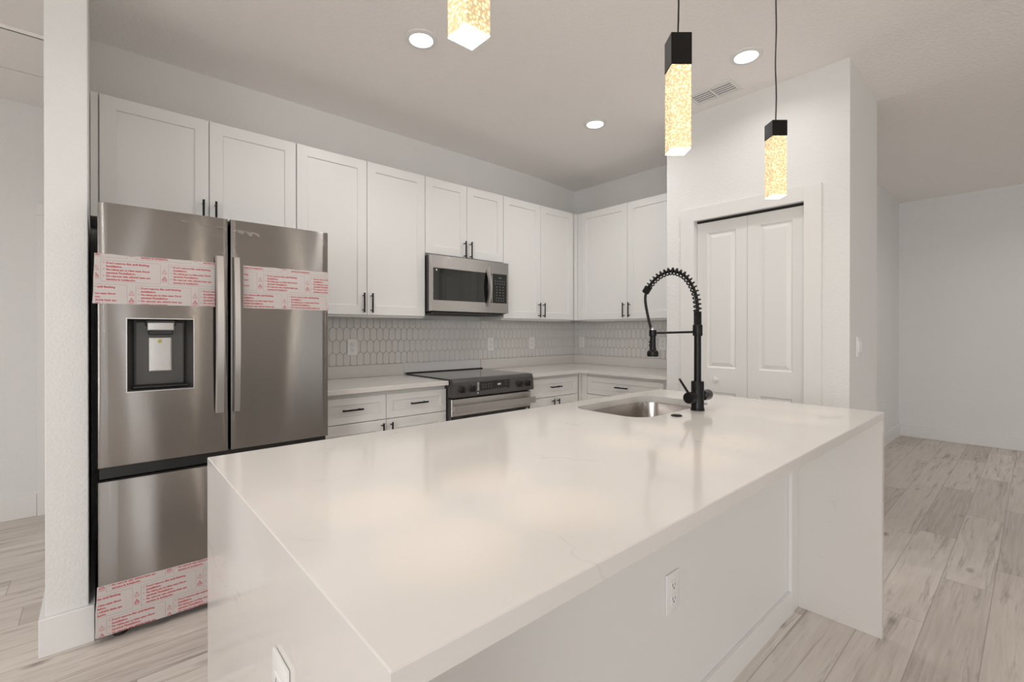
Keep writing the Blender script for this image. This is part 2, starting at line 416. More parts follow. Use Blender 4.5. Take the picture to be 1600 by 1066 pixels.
def base_cab(x, wd, label, rz=0.0, drawers=2, end=0.0, fill_l=0.0, hx=None):
    loc = (x, -0.61, 0) if rz == 0 else (-0.61, x, 0)
    r = thing('base_cabinet', label, 'cabinet', loc, 'white shaker base cabinets', rz)
    bm = new(); box(bm, -fill_l, wd+end, 0.0205, 0.585, 0.10, 0.879); box(bm, -fill_l, wd+end, 0.08, 0.585, 0.0, 0.10)
    finish('carcass', bm, M_cab_in, r, False, False)
    dw = wd/drawers
    for i in range(drawers):
        d = finish('drawer', shaker(new(), i*dw+0.002, (i+1)*dw-0.002, 0.699, 0.852, fr=0.042), M_cab, r, False, False)
        pull(False, (i+0.5)*dw, 0.781, 0.128 if drawers > 1 or wd < 0.7 else 0.122, d)
    dw = wd/2
    for i in range(2):
        d = finish('door', shaker(new(), i*dw+0.002, (i+1)*dw-0.002, 0.108, 0.694), M_cab, r, False, False)
        pull(True, dw-0.030 if i == 0 else dw+0.030, 0.612, parent=d)
    return r
base_cab(-2.957, 0.901, 'white base cabinet with two drawers between refrigerator and range')
base_cab(-1.262, 0.604, 'white base cabinet with one drawer between the range and the corner', drawers=1, end=0.03, fill_l=0.025)
base_cab(-0.676, 0.756, 'white base cabinet with one wide drawer on the right wall', rz=-PI/2, drawers=1, end=0.066)
r = thing('corner_filler', 'white filler post in the corner between the base cabinets under the counter', 'cabinet filler', (-0.63, -0.62, 0))
bm = new(); box(bm, -0.626, -0.6105, -0.6095, -0.59, 0.1, 0.879, bev=0.001); box(bm, -0.6095, -0.59, -0.6755, -0.6095, 0.1, 0.879, bev=0.001)
finish('post', bm, M_cab, r)

# worktop (L shape) with its upstand
def poly_slab(bm, pts, z0, z1):
    a = [bm.verts.new((x, y, z0)) for x, y in pts]; b = [bm.verts.new((x, y, z1)) for x, y in pts]
    n = len(pts); bm.faces.new(a[::-1]); bm.faces.new(b)
    for i in range(n): bm.faces.new((a[i], a[(i+1) % n], b[(i+1) % n], b[i]))
CT0, CT1 = 0.880, 0.910
r = thing('worktop', 'white quartz worktop between the refrigerator and the range', 'countertop', (-2.5, -0.3, CT0), 'white quartz worktops along the wall')
finish('slab', box(new(), -2.945, -2.062, -0.65, -0.001, CT0, CT1, bev=0.002), M_quartz, r)
finish('upstand', box(new(), -2.945, -2.0625, -0.02, -0.001, CT1+0.0003, 1.0, bev=0.0015), M_quartz, r)
r = thing('worktop', 'white quartz L-shaped worktop running into the corner, right of the range', 'countertop', (-0.6, -0.4, CT0), 'white quartz worktops along the wall')
bm = new(); poly_slab(bm, [(-1.290, -0.65), (-0.65, -0.65), (-0.65, -1.499), (-0.001, -1.499), (-0.001, -0.001), (-1.290, -0.001)], CT0, CT1)
finish('slab', bm, M_quartz, r)
bm = new(); box(bm, -1.2895, -0.0215, -0.02, -0.001, CT1+0.0003, 1.0, bev=0.0015); box(bm, -0.021, -0.001, -1.499, -0.001, CT1+0.0003, 1.0, bev=0.0015)
finish('upstand', bm, M_quartz, r)

# tiles: elongated hexagons
def picket_tiles(u0, u1, v0, v1, uoff, voff):
    W_, R_, P_ = 0.0512, 0.0920, 0.020; g = 0.0022
    bm = new(); j = -1; kk0 = math.floor((u0-uoff)/W_)-2
    while voff + j*R_ < v1 + R_:
        k = kk0
        while True:
            cx = uoff + (k + (0.5 if j % 2 else 0))*W_; k += 1
            if cx - W_ > u1: break
            if cx + W_ < u0: continue
            zb, zt = voff + j*R_, voff + (j+1)*R_
            hw = W_/2 - g/2
            def ring(ins, y):
                a = hw-ins
                return [bm.verts.new((cx+dx, y, z)) for dx, z in ((0, zb-P_/2+g/2+ins), (a, zb+P_/2+g/2+ins*0.5), (a, zt-P_/2-g/2-ins*0.5), (0, zt+P_/2-g/2-ins), (-a, zt-P_/2-g/2-ins*0.5), (-a, zb+P_/2+g/2+ins*0.5))]
            a_, b_, c_ = ring(0, 0.0), ring(0, -0.0045), ring(0.0018, -0.006)
            for p, q in ((a_, b_), (b_, c_)):
                for i in range(6): bm.faces.new((p[i], p[(i+1) % 6], q[(i+1) % 6], q[i]))
            bm.faces.new(c_)
        j += 1
    for co, no in (((u0, 0, 0), (-1, 0, 0)), ((u1, 0, 0), (1, 0, 0)), ((0, 0, v0), (0, 0, -1)), ((0, 0, v1), (0, 0, 1))):
        gm = bm.verts[:] + bm.edges[:] + bm.faces[:]
        bmesh.ops.bisect_plane(bm, geom=gm, plane_co=co, plane_no=no, clear_outer=True, dist=1e-6)
    return bm
SPZ0, SPZ1 = 1.001, 1.3485
r = thing('tile_backsplash', 'white elongated hexagon tile backsplash behind the range', 'backsplash', (-1.5, 0, 1.18), 'white hexagon tile backsplashes')
finish('tiles', picket_tiles(-2.957, -0.0095, SPZ0, SPZ1, -2.568, 1.0905-0.092*1), M_tile, r)
for o in r.children: o.location = (0, -0.003, 0)
finish('grout_bed', box(new(), -2.957, -0.0005, -0.0045, -0.0003, SPZ0, SPZ1), M_grout, r)
r = thing('tile_backsplash', 'white elongated hexagon tile backsplash on the right wall, beside the pantry', 'backsplash', (0, -0.75, 1.18), 'white hexagon tile backsplashes', rz=-PI/2)
bm = picket_tiles(-0.74, 0.748, SPZ0-1.18, SPZ1-1.18, -0.35, 1.0905-0.092-1.18)
o = finish('tiles', bm, M_tile, r, False, False); o.location = (0, -0.003, 0)
finish('grout_bed', box(new(), -0.7455, 0.748, -0.0045, -0.0003, SPZ0-1.18, SPZ1-1.18), M_grout, r, False, False)

# ------------------------------------------------------------------ outlets and switches (local: facing -Y)
def outlet(loc, rz, label, scale=1.0, w_=0.074, h_=0.118):
    r = thing('wall_outlet', label, 'outlet', loc, 'white wall outlets', rz)
    bm = new(); box(bm, -w_/2, w_/2, -0.006, 0.0, -h_/2, h_/2, bev=0.0025, seg=2)
    finish('cover_plate', bm, M_plate, r, True, False)
    for s in (-1, 1):
        bm = new(); box(bm, -0.0165, 0.0165, -0.0078, -0.005, s*0.0205-0.0145, s*0.0205+0.0145, bev=0.0015)
        f = finish('receptacle', bm, M_plate, r, False, False)
        bm = new(); zc = s*0.0205
        box(bm, -0.0080, -0.0058, -0.0082, -0.0070, zc-0.002, zc+0.0075); box(bm, 0.0058, 0.0080, -0.0082, -0.0070, zc-0.002, zc+0.0065)
        box(bm, -0.0025, 0.0025, -0.0082, -0.0070, zc-0.010, zc-0.0055)
        sl = finish('slots', bm, M_slot, f, False, False)
    return r
TY = -0.0091
outlet((-2.477, TY, 1.135), 0, 'outlet on the tiles left of the range, nearest the refrigerator')
outlet((-1.178, TY, 1.135), 0, 'outlet on the tiles just right of the range')
outlet((-0.655, TY, 1.135), 0, 'outlet on the back wall tiles nearest the corner, above the drawer')
outlet((TY, -0.115, 1.14), -PI/2, 'outlet on the right wall tiles, close to the corner')
outlet((TY, -1.070, 1.14), -PI/2, 'outlet on the right wall tiles, behind the faucet spray head')
outlet((-2.568, -2.6055, 0.465), 0, 'outlet on the front panel of the kitchen island')
outlet((-3.6505, -2.567, 0.688), -PI/2, 'outlet on the left waterfall end of the island')
outlet((2.50, -2.2315, 0.46), 0, 'outlet low on the far hall wall, beyond the island')
# light switch on the pantry side wall
r = thing('light_switch', 'white double rocker light switch on the pantry side wall', 'light switch', (-0.485, -2.634, 1.160))
finish('cover_plate', box(new(), -0.058, 0.058, -0.006, 0, -0.06, 0.06, bev=0.0025, seg=2), M_plate, r, True, False)
for s in (-1, 1): finish('rocker', box(new(), s*0.023-0.0165, s*0.023+0.0165, -0.011, -0.005, -0.033, 0.033, bev=0.002), M_plate, r, False, False)

# ------------------------------------------------------------------ refrigerator
FX0, FX1 = -3.867, -2.962
fr = thing('refrigerator', 'stainless steel french-door refrigerator with red-printed tape strips', 'refrigerator', (-3.415, -0.45, 0))
bm = new(); box(bm, FX0+0.006, FX1-0.006, -0.775, -0.04, 0.035, 1.745, bev=0.004)
finish('body', bm, M_grey, fr)
FC, FH = (FX0+FX1)/2, (FX1-FX0)/2
def fy(x): return -0.866 - 0.004*(1-((x-FC)/FH)**2)
def bowed(bm):   # bend a flat front at y=-0.866 to the gentle curve of the doors
    for v in bm.verts:
        if v.co.y < -0.80: v.co.y += fy(v.co.x) + 0.866
    return bm
def panel_bm(x0, x1, z0, z1, hole=None, n=14):
    """door slab with a rounded front, optional rectangular opening"""
    xs = sorted(set([x0+(x1-x0)*i/n for i in range(n+1)] + ([hole[0], hole[1]] if hole else [])))
    zs = [z0, z1] if not hole else [z0, hole[2], hole[3], z1]
    bm = new(); bv = 0.006
    V = [[bm.verts.new((min(max(x, x0+bv), x1-bv), -0.866, min(max(z, z0+bv), z1-bv))) for z in zs] for x in xs]
    for i in range(len(xs)-1):
        for j in range(len(zs)-1):
            if hole and hole[0]-1e-6 <= xs[i] and xs[i+1] <= hole[1]+1e-6 and j == 1: continue
            bm.faces.new((V[i][j], V[i+1][j], V[i+1][j+1], V[i][j+1]))
    ring = [V[i][0] for i in range(len(xs))] + [V[-1][j] for j in range(1, len(zs))] + [V[i][-1] for i in range(len(xs)-2, -1, -1)] + [V[0][j] for j in range(len(zs)-2, 0, -1)]
    cx, cz = (x0+x1)/2, (z0+z1)/2
    def grow(ring, d, y):
        out = []
        for v in ring:
            x = v.co.x; z = v.co.z
            if abs(x-(x0+bv)) < 1e-5 or abs(x-(x0+bv*0.3)) < 1e-5: x -= d
            elif abs(x-(x1-bv)) < 1e-5 or abs(x-(x1-bv*0.3)) < 1e-5: x += d
            if abs(z-(z0+bv)) < 1e-5 or abs(z-(z0+bv*0.3)) < 1e-5: z -= d
            elif abs(z-(z1-bv)) < 1e-5 or abs(z-(z1-bv*0.3)) < 1e-5: z += d
            out.append(bm.verts.new((x, y, z)))
        for i in range(len(ring)):
            k = (i+1) % len(ring); bm.faces.new((ring[i], ring[k], out[k], out[i]))
        return out
    r1 = grow(ring, bv*0.7, -0.864); r2 = grow(r1, bv*0.3, -0.860)
    r3 = [bm.verts.new((v.co.x, -0.785, v.co.z)) for v in r2]
    for i in range(len(r2)):
        k = (i+1) % len(r2); bm.faces.new((r2[i], r2[k], r3[k], r3[i]))
    bm.faces.new(r3)
    return bowed(bm)
HOLE = (-3.780, -3.549, 1.000, 1.305)
dl = finish('left_door', panel_bm(FX0, -3.4185, 0.702, 1.768, HOLE), M_steel, fr, True)
drr = finish('right_door', panel_bm(-3.4095, FX1, 0.702, 1.768), M_steel, fr, True)
dz = finish('freezer_drawer', panel_bm(FX0, FX1, 0.060, 0.648), M_steel, fr, True)
finish('recessed_grip', box(new(), FX0+0.004, FX1-0.004, -0.835, -0.778, 0.652, 0.700), M_blackp, fr)
bm = new(); box(bm, FX0+0.02, FX1-0.02, -0.80, -0.72, 0.012, 0.058); finish('kick_grille', bm, M_blackp, fr)
for sx in (-3.80, -3.03):
    bm = lathe(new(), [(0.022, 0.0), (0.024, 0.004), (0.022, 0.014), (0.010, 0.016), (0.010, 0.035)], 20, 'Z', (sx, -0.815, 0.0)); finish('foot', bm, M_blackp, fr, True)
finish('top_hinge_cover', box(new(), -3.49, -3.34, -0.84, -0.70, 1.7455, 1.764, bev=0.004), M_grey, fr)
# handles: flat bars slightly arched away from the doors
def fridge_handle(x0, x1, parent):
    bm = new(); n = 16; rings = []
    for i in range(n+1):
        t_ = i/n; z = 0.884 + t_*(1.590-0.884); a = math.sin(PI*t_)
        yo = -0.902 - 0.022*a
        rings.append([bm.verts.new(p) for p in ((x0, yo+0.018, z), (x0+0.004, yo, z), (x1-0.004, yo, z), (x1, yo+0.018, z))])
    for a, b in zip(rings, rings[1:]):
        for k in range(4): bm.faces.new((a[k], a[(k+1) % 4], b[(k+1) % 4], b[k]))
    bm.faces.new(rings[0]); bm.faces.new(rings[-1])
    for zc in (0.905, 1.569): box(bm, x0+0.006, x1-0.006, -0.892, -0.862, zc-0.016, zc+0.016)
    return finish('handle', bm, M_steel3, parent, True, True)
for x0, x1, d in ((-3.472, -3.438, dl), (-3.404, -3.374, drr)):
    h = fridge_handle(x0, x1, fr); h.parent = d
# dispenser
dd = 0.062
bm = new(); HX0, HX1, HZ0, HZ1 = HOLE; yf = -0.866
def rc(x0, x1, z0, z1, y): return [bm.verts.new((x, y, z)) for x, z in ((x0, z0), (x1, z0), (x1, z1), (x0, z1))]
A = rc(HX0-0.001, HX1+0.001, HZ0-0.001, HZ1+0.001, yf-0.0052); B_ = rc(HX0+0.003, HX1-0.003, HZ0+0.003, HZ1-0.003, yf-0.0052)
for i in range(4): bm.faces.new((A[i], A[(i+1) % 4], B_[(i+1) % 4], B_[i]))
A2 = rc(HX0-0.001, HX1+0.001, HZ0-0.001, HZ1+0.001, yf+0.002)
for i in range(4): bm.faces.new((A2[i], A2[(i+1) % 4], A[(i+1) % 4], A[i]))
dframe = finish('dispenser_frame', bm, M_steel3, fr)
dframe.parent = dl
bm = new()
B_ = rc(HX0+0.003, HX1-0.003, HZ0+0.003, HZ1-0.003, yf-0.005); C_ = rc(HX0+0.028, HX1-0.028, HZ0+0.018, HZ1-0.010, yf+dd)
for i in range(4): bm.faces.new((B_[i], B_[(i+1) % 4], C_[(i+1) % 4], C_[i]))
bm.faces.new(C_)
box(bm, HX0+0.030, HX1-0.030, yf+dd-0.014, yf+dd-0.001, HZ0+0.020, HZ1-0.012, bev=0.006, seg=2)
cav = finish('dispenser_recess', bm, M_disp, fr); cav.parent = dl
bm = new(); box(bm, HX0+0.020, HX1-0.020, yf+0.010, yf+dd-0.016, HZ0+0.012, HZ0+0.020, bev=0.002); o = finish('drip_tray', bm, M_blackp, fr); o.parent = dl
bm = new(); mx = (HX0+HX1)/2
box(bm, mx-0.052, mx+0.052, yf+0.012, yf+dd-0.014, 1.272, 1.300, bev=0.004); box(bm, mx-0.042, mx+0.042, yf+0.020, yf+dd-0.014, 1.236, 1.256, bev=0.003)
o = finish('nozzle_housing', bm, M_blackp, fr); o.parent = dl
bm = new(); box(bm, mx-0.046, mx+0.046, yf+0.010, yf+0.024, 1.254, 1.288, bev=0.004, seg=2); o = finish('display_bezel', bm, M_chrome, fr); o.parent = dl
bm = new(); n = 10
for i in range(n):
    pass
box(bm, mx-0.040, mx+0.040, yf+dd-0.024, yf+dd-0.015, 1.078, 1.224, bev=0.005, seg=2); o = finish('lever_pad', bm, M_chrome, fr); o.parent = dl
bm = lathe(new(), [(0.0075, 0), (0.0075, 0.001)], 20, 'Y', (mx-0.002, yf+dd-0.0252, 1.208)); o = finish('yellow_sticker', bm, M_yellow, fr); o.parent = dl

# protective tape with printed warnings
FONT_CACHE = {}
def text_verts(body, size, bold=0.00042):
    key = (body, size)
    if key not in FONT_CACHE:
        cu = bpy.data.curves.new('txt', 'FONT'); cu.body = body; cu.size = size; cu.resolution_u = 1; cu.offset = bold
        ob = bpy.data.objects.new('txt', cu); COL.objects.link(ob)
        bpy.context.view_layer.update(); dg = bpy.context.evaluated_depsgraph_get()
        me = bpy.data.meshes.new_from_object(ob.evaluated_get(dg))
        FONT_CACHE[key] = ([v.co.copy() for v in me.vertices], [tuple(p.vertices) for p in me.polygons])
        bpy.data.objects.remove(ob); bpy.data.curves.remove(cu); bpy.data.meshes.remove(me)
    return FONT_CACHE[key]
def put_text(bm, body, x, z, size, width=None):
    vs, fs = text_verts(body, size); mxw = max(v.x for v in vs) or 1; k = width/mxw if width else 1
    nv = [bm.verts.new((x+v.x*k, 0, z+v.y)) for v in vs]
    for f in fs:
        try: bm.faces.new([nv[i] for i in f])
        except ValueError: pass
def flat(bm, x0, x1, z0, z1):
    bm.faces.new([bm.verts.new(p) for p in ((x0, 0, z0), (x1, 0, z0), (x1, 0, z1), (x0, 0, z1))])
def outline(bm, x0, x1, z0, z1, t):
    flat(bm, x0, x1, z0, z0+t); flat(bm, x0, x1, z1-t, z1); flat(bm, x0, x0+t, z0+t, z1-t); flat(bm, x1-t, x1, z0+t, z1-t)
def tri_mark(bm, cx, zb, s, t, inner):
    a = [(cx-s/2, zb), (cx+s/2, zb), (cx, zb+s*0.86)]; cen = (cx, zb+s*0.30)
    k = 1 - t/(s*0.29)
    o = [bm.verts.new((p[0], 0, p[1])) for p in a]; i_ = [bm.verts.new((cen[0]+(p[0]-cen[0])*k, 0, cen[1]+(p[1]-cen[1])*k)) for p in a]
    for q in range(3): bm.faces.new((o[q], o[(q+1) % 3], i_[(q+1) % 3], i_[q]))
    if inner == '!':
        flat(bm, cx-0.0007, cx+0.0007, zb+s*0.28, zb+s*0.58); flat(bm, cx-0.0007, cx+0.0007, zb+s*0.15, zb+s*0.22)
    else:
        flat(bm, cx-s*0.22, cx+s*0.10, zb+s*0.17, zb+s*0.22); flat(bm, cx-0.001, cx+0.0035, zb+s*0.30, zb+s*0.42)
LINES = [("Don't remove this until finishing", 0.136, True), ("installation.", 0.050, False), ("Ne retirez pas ce ruban avant d'avoir", 0.138, True),
         ("termin\u00e9 l'installation.", 0.092, False), ("No remover esta cubierta hasta que", 0.140, True), ("termine la instalaci\u00f3n.", 0.092, False)]
def tape(x0, x1, z0, z1, parent, phx, phz, ragged=0.0, slope=0.0):
    bm = new(); n = 24; nz = 4
    rnd = random.Random(int(z0*1000)+int(-x0*1000)); G = []
    for i in range(n+1):
        col = []
        for j in range(nz+1):
            x = x0+(x1-x0)*i/n; z = z0+(z1-z0)*j/nz
            if i == 0: x += rnd.uniform(-1, 1)*ragged + (0.006*(1-j/nz) if ragged else 0)*-1
            if j == nz: z += rnd.uniform(-1, 1)*0.0012
            if j == 0: z += rnd.uniform(-1, 1)*0.0008
            col.append(bm.verts.new((x, 0, z)))
        G.append(col)
    for i in range(n):
        for j in range(nz): bm.faces.new((G[i][j], G[i+1][j], G[i+1][j+1], G[i][j+1]))
    def seat(bm, off):
        for v in bm.verts: v.co.y = fy(min(max(v.co.x, FX0), FX1)) - off
    seat(bm, 0.0011)
    ex = bmesh.ops.extrude_face_region(bm, geom=bm.faces[:])
    for v in [g for g in ex['geom'] if isinstance(g, bmesh.types.BMVert)]: v.co.y += 0.0006
    tp = finish('protective_tape', bm, M_tape, fr); tag(tp, 'pale tape strip printed with red warnings')
    red, gry = new(), new(); PX, PZ = 0.2175, 0.0965; BW, BH = 0.1905, 0.0865
    j0 = math.floor((z0-phz)/PZ)-1
    for j in range(j0, j0+6):
        zb = phz + j*PZ
        if zb > z1 or zb+BH < z0: continue
        for i in range(-3, 8):
            xb = phx + i*PX + (PX/2 if j % 2 else 0)
            if xb > x1 + 0.05 or xb + PX < x0 - 0.05: continue
            outline(gry, xb, xb+BW, zb, zb+BH, 0.0009)
            for q, (s_, wd_, bl) in enumerate(LINES):
                zl = zb + BH - 0.0150 - q*0.0131
                put_text(red, s_, xb+0.017, zl, 0.0112, wd_)
                if bl: put_text(red, '\u2022', xb+0.007, zl, 0.0125)
            ix = xb - (PX-BW)/2
            tri_mark(red, ix, zb+0.050, 0.017, 0.0008, '!'); tri_mark(red, ix, zb+0.017, 0.020, 0.0020, 'r')
            flat(red, ix-0.009, ix+0.009, zb+0.0445, zb+0.0460); flat(red, ix-0.009, ix+0.009, zb+0.0105, zb+0.0120)
    for b_, mm, nm in ((red, M_red, 'red_print'), (gry, M_tape_line, 'box_lines')):
        for co, no in (((x0+0.002, 0, 0), (-1, 0, 0)), ((x1-0.0005, 0, 0), (1, 0, 0)), ((0, 0, z0+0.001), (0, 0, -1)), ((0, 0, z1-0.0016), (0, 0, 1))):
            bmesh.ops.bisect_plane(b_, geom=b_.verts[:]+b_.edges[:]+b_.faces[:], plane_co=co, plane_no=no, clear_outer=True, dist=1e-7)
        for v in b_.verts: v.co.y = fy(min(max(v.co.x, FX0), FX1)) - 0.00135
        p = finish(nm, b_, mm, fr); p.parent = tp
    return tp
tape(-3.876, -3.470, 1.3615, 1.5605, fr, -3.858, 1.4500, ragged=0.001)
tape(-3.357, -2.9625, 1.3600, 1.5600, fr, -3.272, 1.4440)
tape(-3.872, -2.9625, 0.0310, 0.2340, fr, -3.8430+0.0, 0.0125, ragged=0.002)
# shreds of clear film at the top of the doors
def film(pts, parent):
    bm = new(); vs = [bm.verts.new((x, fy(x)-dy, z)) for x, dy, z in pts]
    for i in range(0, len(vs)-2, 2): bm.faces.new((vs[i], vs[i+2], vs[i+3], vs[i+1]))
    o = finish('loose_film', bm, M_film, fr); o.parent = parent
rn = random.Random(3)
def film_strip(x0, z0, x1, z1, wid, parent, n=12):
    pts = []
    for i in range(n+1):
        t_ = i/n; x = x0+(x1-x0)*t_; z = z0+(z1-z0)*t_ + rn.uniform(-1, 1)*wid*0.3; w_ = wid*(0.3+rn.random())
        pts += [(x, 0.0015+rn.random()*0.004, z), (x+0.002, 0.0015+rn.random()*0.006, z-w_)]
    film(pts, parent)
film_strip(-3.400, 1.722, -3.290, 1.716, 0.018, drr)
film_strip(-3.60, 1.732, -3.425, 1.724, 0.004, dl)
film_strip(-3.005, 1.755, -2.966, 1.70, 0.022, drr)
film_strip(-3.470, 1.612, -3.440, 1.606, 0.006, dl, 5)
film_strip(-3.402, 1.622, -3.378, 1.600, 0.014, drr, 5)

# ------------------------------------------------------------------ microwave
mw = thing('microwave', 'stainless steel microwave hung under the wall cabinet above the range', 'microwave', (-1.674, -0.2, 1.40))
X0, X1, Z0, Z1, YF = -2.053, -1.296, 1.402, 1.817, -0.400
finish('body', box(new(), X0+0.001, X1-0.001, YF+0.030, -0.012, Z0-0.004, Z1, bev=0.003), M_blackp, mw)
bm = new()
box(bm, X0+0.0035, X1-0.0035, YF+0.0015, YF+0.030, Z0, Z1)
box(bm, X0+0.0035, X1-0.0035, YF, YF+0.0014, 1.7222, Z1-0.001, bev=0.0006); box(bm, X0+0.0035, X1-0.0035, YF, YF+0.0014, Z0+0.001, 1.4818, bev=0.0006)
box(bm, X0+0.0035, -2.0300, YF, YF+0.0014, 1.4821, 1.7219); box(bm, -1.3170, X1-0.0035, YF, YF+0.0014, 1.4821, 1.7219)
door = finish('front_frame', bm, M_steel2, mw)
wn_ = finish('window', box(new(), -2.0285, -1.478, YF-0.0012, YF+0.0005, 1.4835, 1.7205), M_glass_black, mw)
finish('control_panel', box(new(), -1.466, -1.3185, YF-0.0014, YF+0.0005, 1.4835, 1.7205), M_glass_black, mw)
bm = new(); rn = random.Random(5)
for zr, cnt in ((1.690, 1), (1.662, 5), (1.640, 5), (1.615, 3), (1.592, 3), (1.569, 3), (1.546, 3), (1.523, 4), (1.503, 4)):
    for i in range(cnt):
        xc = -1.392 + (i-(cnt-1)/2)*(0.034 if cnt == 3 else 0.024); hw = 0.014 if cnt == 1 else 0.004
        box(bm, xc-hw, xc+hw, YF-0.0019, YF-0.0014, zr-0.003, zr+0.003)
finish('keypad_marks', bm, M_grey_mark, mw)
bm = new(); n = 18; rings = []
for i in range(n+1):
    t_ = i/n; z = 1.452 + t_*(1.752-1.452); a = math.sin(PI*t_); yo = YF - 0.010 - 0.036*a
    rings.append([bm.verts.new(p) for p in ((-1.536, yo+0.014, z), (-1.530, yo, z), (-1.506, yo, z), (-1.500, yo+0.014, z))])
for a, b in zip(rings, rings[1:]):
    for k in range(4): bm.faces.new((a[k], a[(k+1) % 4], b[(k+1) % 4], b[k]))
bm.faces.new(rings[0]); bm.faces.new(rings[-1])
finish('handle', bm, M_steel3, mw, True)
bm = new(); box(bm, X0+0.03, X1-0.03, YF+0.035, -0.03, Z0-0.022, Z0-0.0045, bev=0.004)
finish('vent_base', bm, M_grey, mw)
bm = new()
for i in range(9): box(bm, X0+0.06, X1-0.06, YF+0.055+i*0.008, YF+0.059+i*0.008, Z0-0.0245, Z0-0.0222)
finish('vent_grille', bm, M_dark, mw)
bm = lathe(new(), [(0.012, 0), (0.012, 0.0008)], 20, 'Y', (-1.505, YF-0.0010, 1.765)); finish('round_badge', bm, M_chrome, mw)
bm = new(); box(bm, -2.008, -1.998, YF-0.0020, YF-0.0012, 1.700, 1.712); finish('corner_sticker', bm, M_white_mark, mw)

# ------------------------------------------------------------------ range
rg = thing('range', 'black and stainless slide-in electric range with a glass cooktop', 'range', (-1.675, -0.35, 0))
RX0, RX1 = -2.053, -1.294
finish('body', box(new(), RX0+0.004, RX1-0.004, -0.625, -0.03, 0.02, 0.893), M_grey, rg)
bm = new(); box(bm, RX0-0.002, RX1+0.002, -0.648, -0.030, 0.9108, 0.9190, bev=0.002)
box(bm, RX0+0.006, RX1-0.006, -0.645, -0.030, 0.893, 0.9108)
finish('cooktop', bm, M_cook, rg)
finish('back_trim', box(new(), RX0-0.002, RX1+0.002, -0.045, -0.023, 0.9192, 0.9262, bev=0.002), M_blackp, rg)
bm = new()   # sloped control panel
pts = [(-0.626, 0.793), (-0.694, 0.793), (-0.699, 0.800), (-0.690, 0.897), (-0.680, 0.9150), (-0.648, 0.9190), (-0.626, 0.9105)]
a = [bm.verts.new((RX0, y, z)) for y, z in pts]; b = [bm.verts.new((RX1, y, z)) for y, z in pts]
bm.faces.new(a); bm.faces.new(b[::-1])
for i in range(len(pts)): k = (i+1) % len(pts); bm.faces.new((a[i], a[k], b[k], b[i]))
cp = finish('control_panel', bm, mat('panel_dark_steel', (0.10, 0.098, 0.095), 0.33, 0.5), rg)
def cpy(z): return -0.699 + (z-0.800)/0.097*0.009
finish('display_glass', box(new(), -1.835, -1.545, -0.6965, -0.690, 0.812, 0.890), M_glass_black, rg).rotation_euler = (0, 0, 0)
bm = new(); rn = random.Random(11)
for (x0, x1, zc, cnt) in ((-1.800, -1.725, 0.868, 4), (-1.800, -1.725, 0.850, 4), (-1.700, -1.600, 0.830, 5), (-1.585, -1.575, 0.878, 1), (-1.585, -1.575, 0.856, 1), (-1.585, -1.575, 0.832, 1)):
    for i in range(cnt):
        xc = x0+(x1-x0)*(i/(cnt-1) if cnt > 1 else 0); box(bm, xc-0.003, xc+0.003, -0.6974, -0.6966, zc-0.0022, zc+0.0022)
finish('panel_marks', bm, M_grey_mark, rg)
bm = new()
for i in range(3): box(bm, -1.662+i*0.011, -1.655+i*0.011, -0.6974, -0.6966, 0.856, 0.868)
for i in range(8): box(bm, -1.852, -1.834, cpy(0.84)-0.0035, cpy(0.84)-0.0005, 0.884-i*0.0075, 0.887-i*0.0075)
box(bm, -1.852, -1.842, cpy(0.81)-0.002, cpy(0.81)-0.0001, 0.808, 0.817)
finish('clock_and_labels', bm, M_white_mark, rg)
for kx in (-1.985, -1.893, -1.447, -1.362):
    zc = 0.850; yk = cpy(zc)
    bm = lathe(new(), [(0.0265, 0.0), (0.0265, -0.006), (0.022, -0.010), (0.021, -0.026), (0.019, -0.029)], 28, 'Y', (kx, yk+0.001, zc))
    box(bm, kx-0.005, kx+0.005, yk-0.040, yk-0.027, zc-0.021, zc+0.021, bev=0.002)
    finish('knob', bm, M_blackp, rg, True)
bm = new(); box(bm, RX0+0.002, RX1-0.002, -0.660, -0.628, 0.17, 0.779, bev=0.002)
dr = finish('oven_door', bm, M_grey, rg)
finish('door_trim', box(new(), RX0+0.002, RX1-0.002, -0.668, -0.6605, 0.660, 0.779, bev=0.002), M_steel2, rg)
finish('door_glass', box(new(), RX0+0.010, RX1-0.010, -0.6645, -0.6605, 0.20, 0.658), M_glass_black, rg)
bm = new(); box(bm, RX0+0.000, RX1+0.010, -0.712, -0.698, 0.690, 0.738, bev=0.003, seg=2)
for xc in (RX0+0.02, RX1-0.02): box(bm, xc-0.012, xc+0.012, -0.700, -0.667, 0.698, 0.730)
finish('door_handle', bm, M_steel3, rg)
finish('bottom_drawer', box(new(), RX0+0.002, RX1-0.002, -0.660, -0.628, 0.03, 0.165, bev=0.002), M_grey, rg)
bm = new()
outb = lambda x0, x1, z0, z1, t, y: [box(bm, x0, x1, y, y+0.0006, z0, z0+t), box(bm, x0, x1, y, y+0.0006, z1-t, z1), box(bm, x0, x0+t, y, y+0.0006, z0+t, z1-t), box(bm, x1-t, x1, y, y+0.0006, z0+t, z1-t)]
outb(-1.345, -1.325, 0.628, 0.650, 0.003, -0.6653); box(bm, -1.338, -1.332, -0.6653, -0.6647, 0.636, 0.642)
finish('square_badge', bm, M_white_mark, rg)

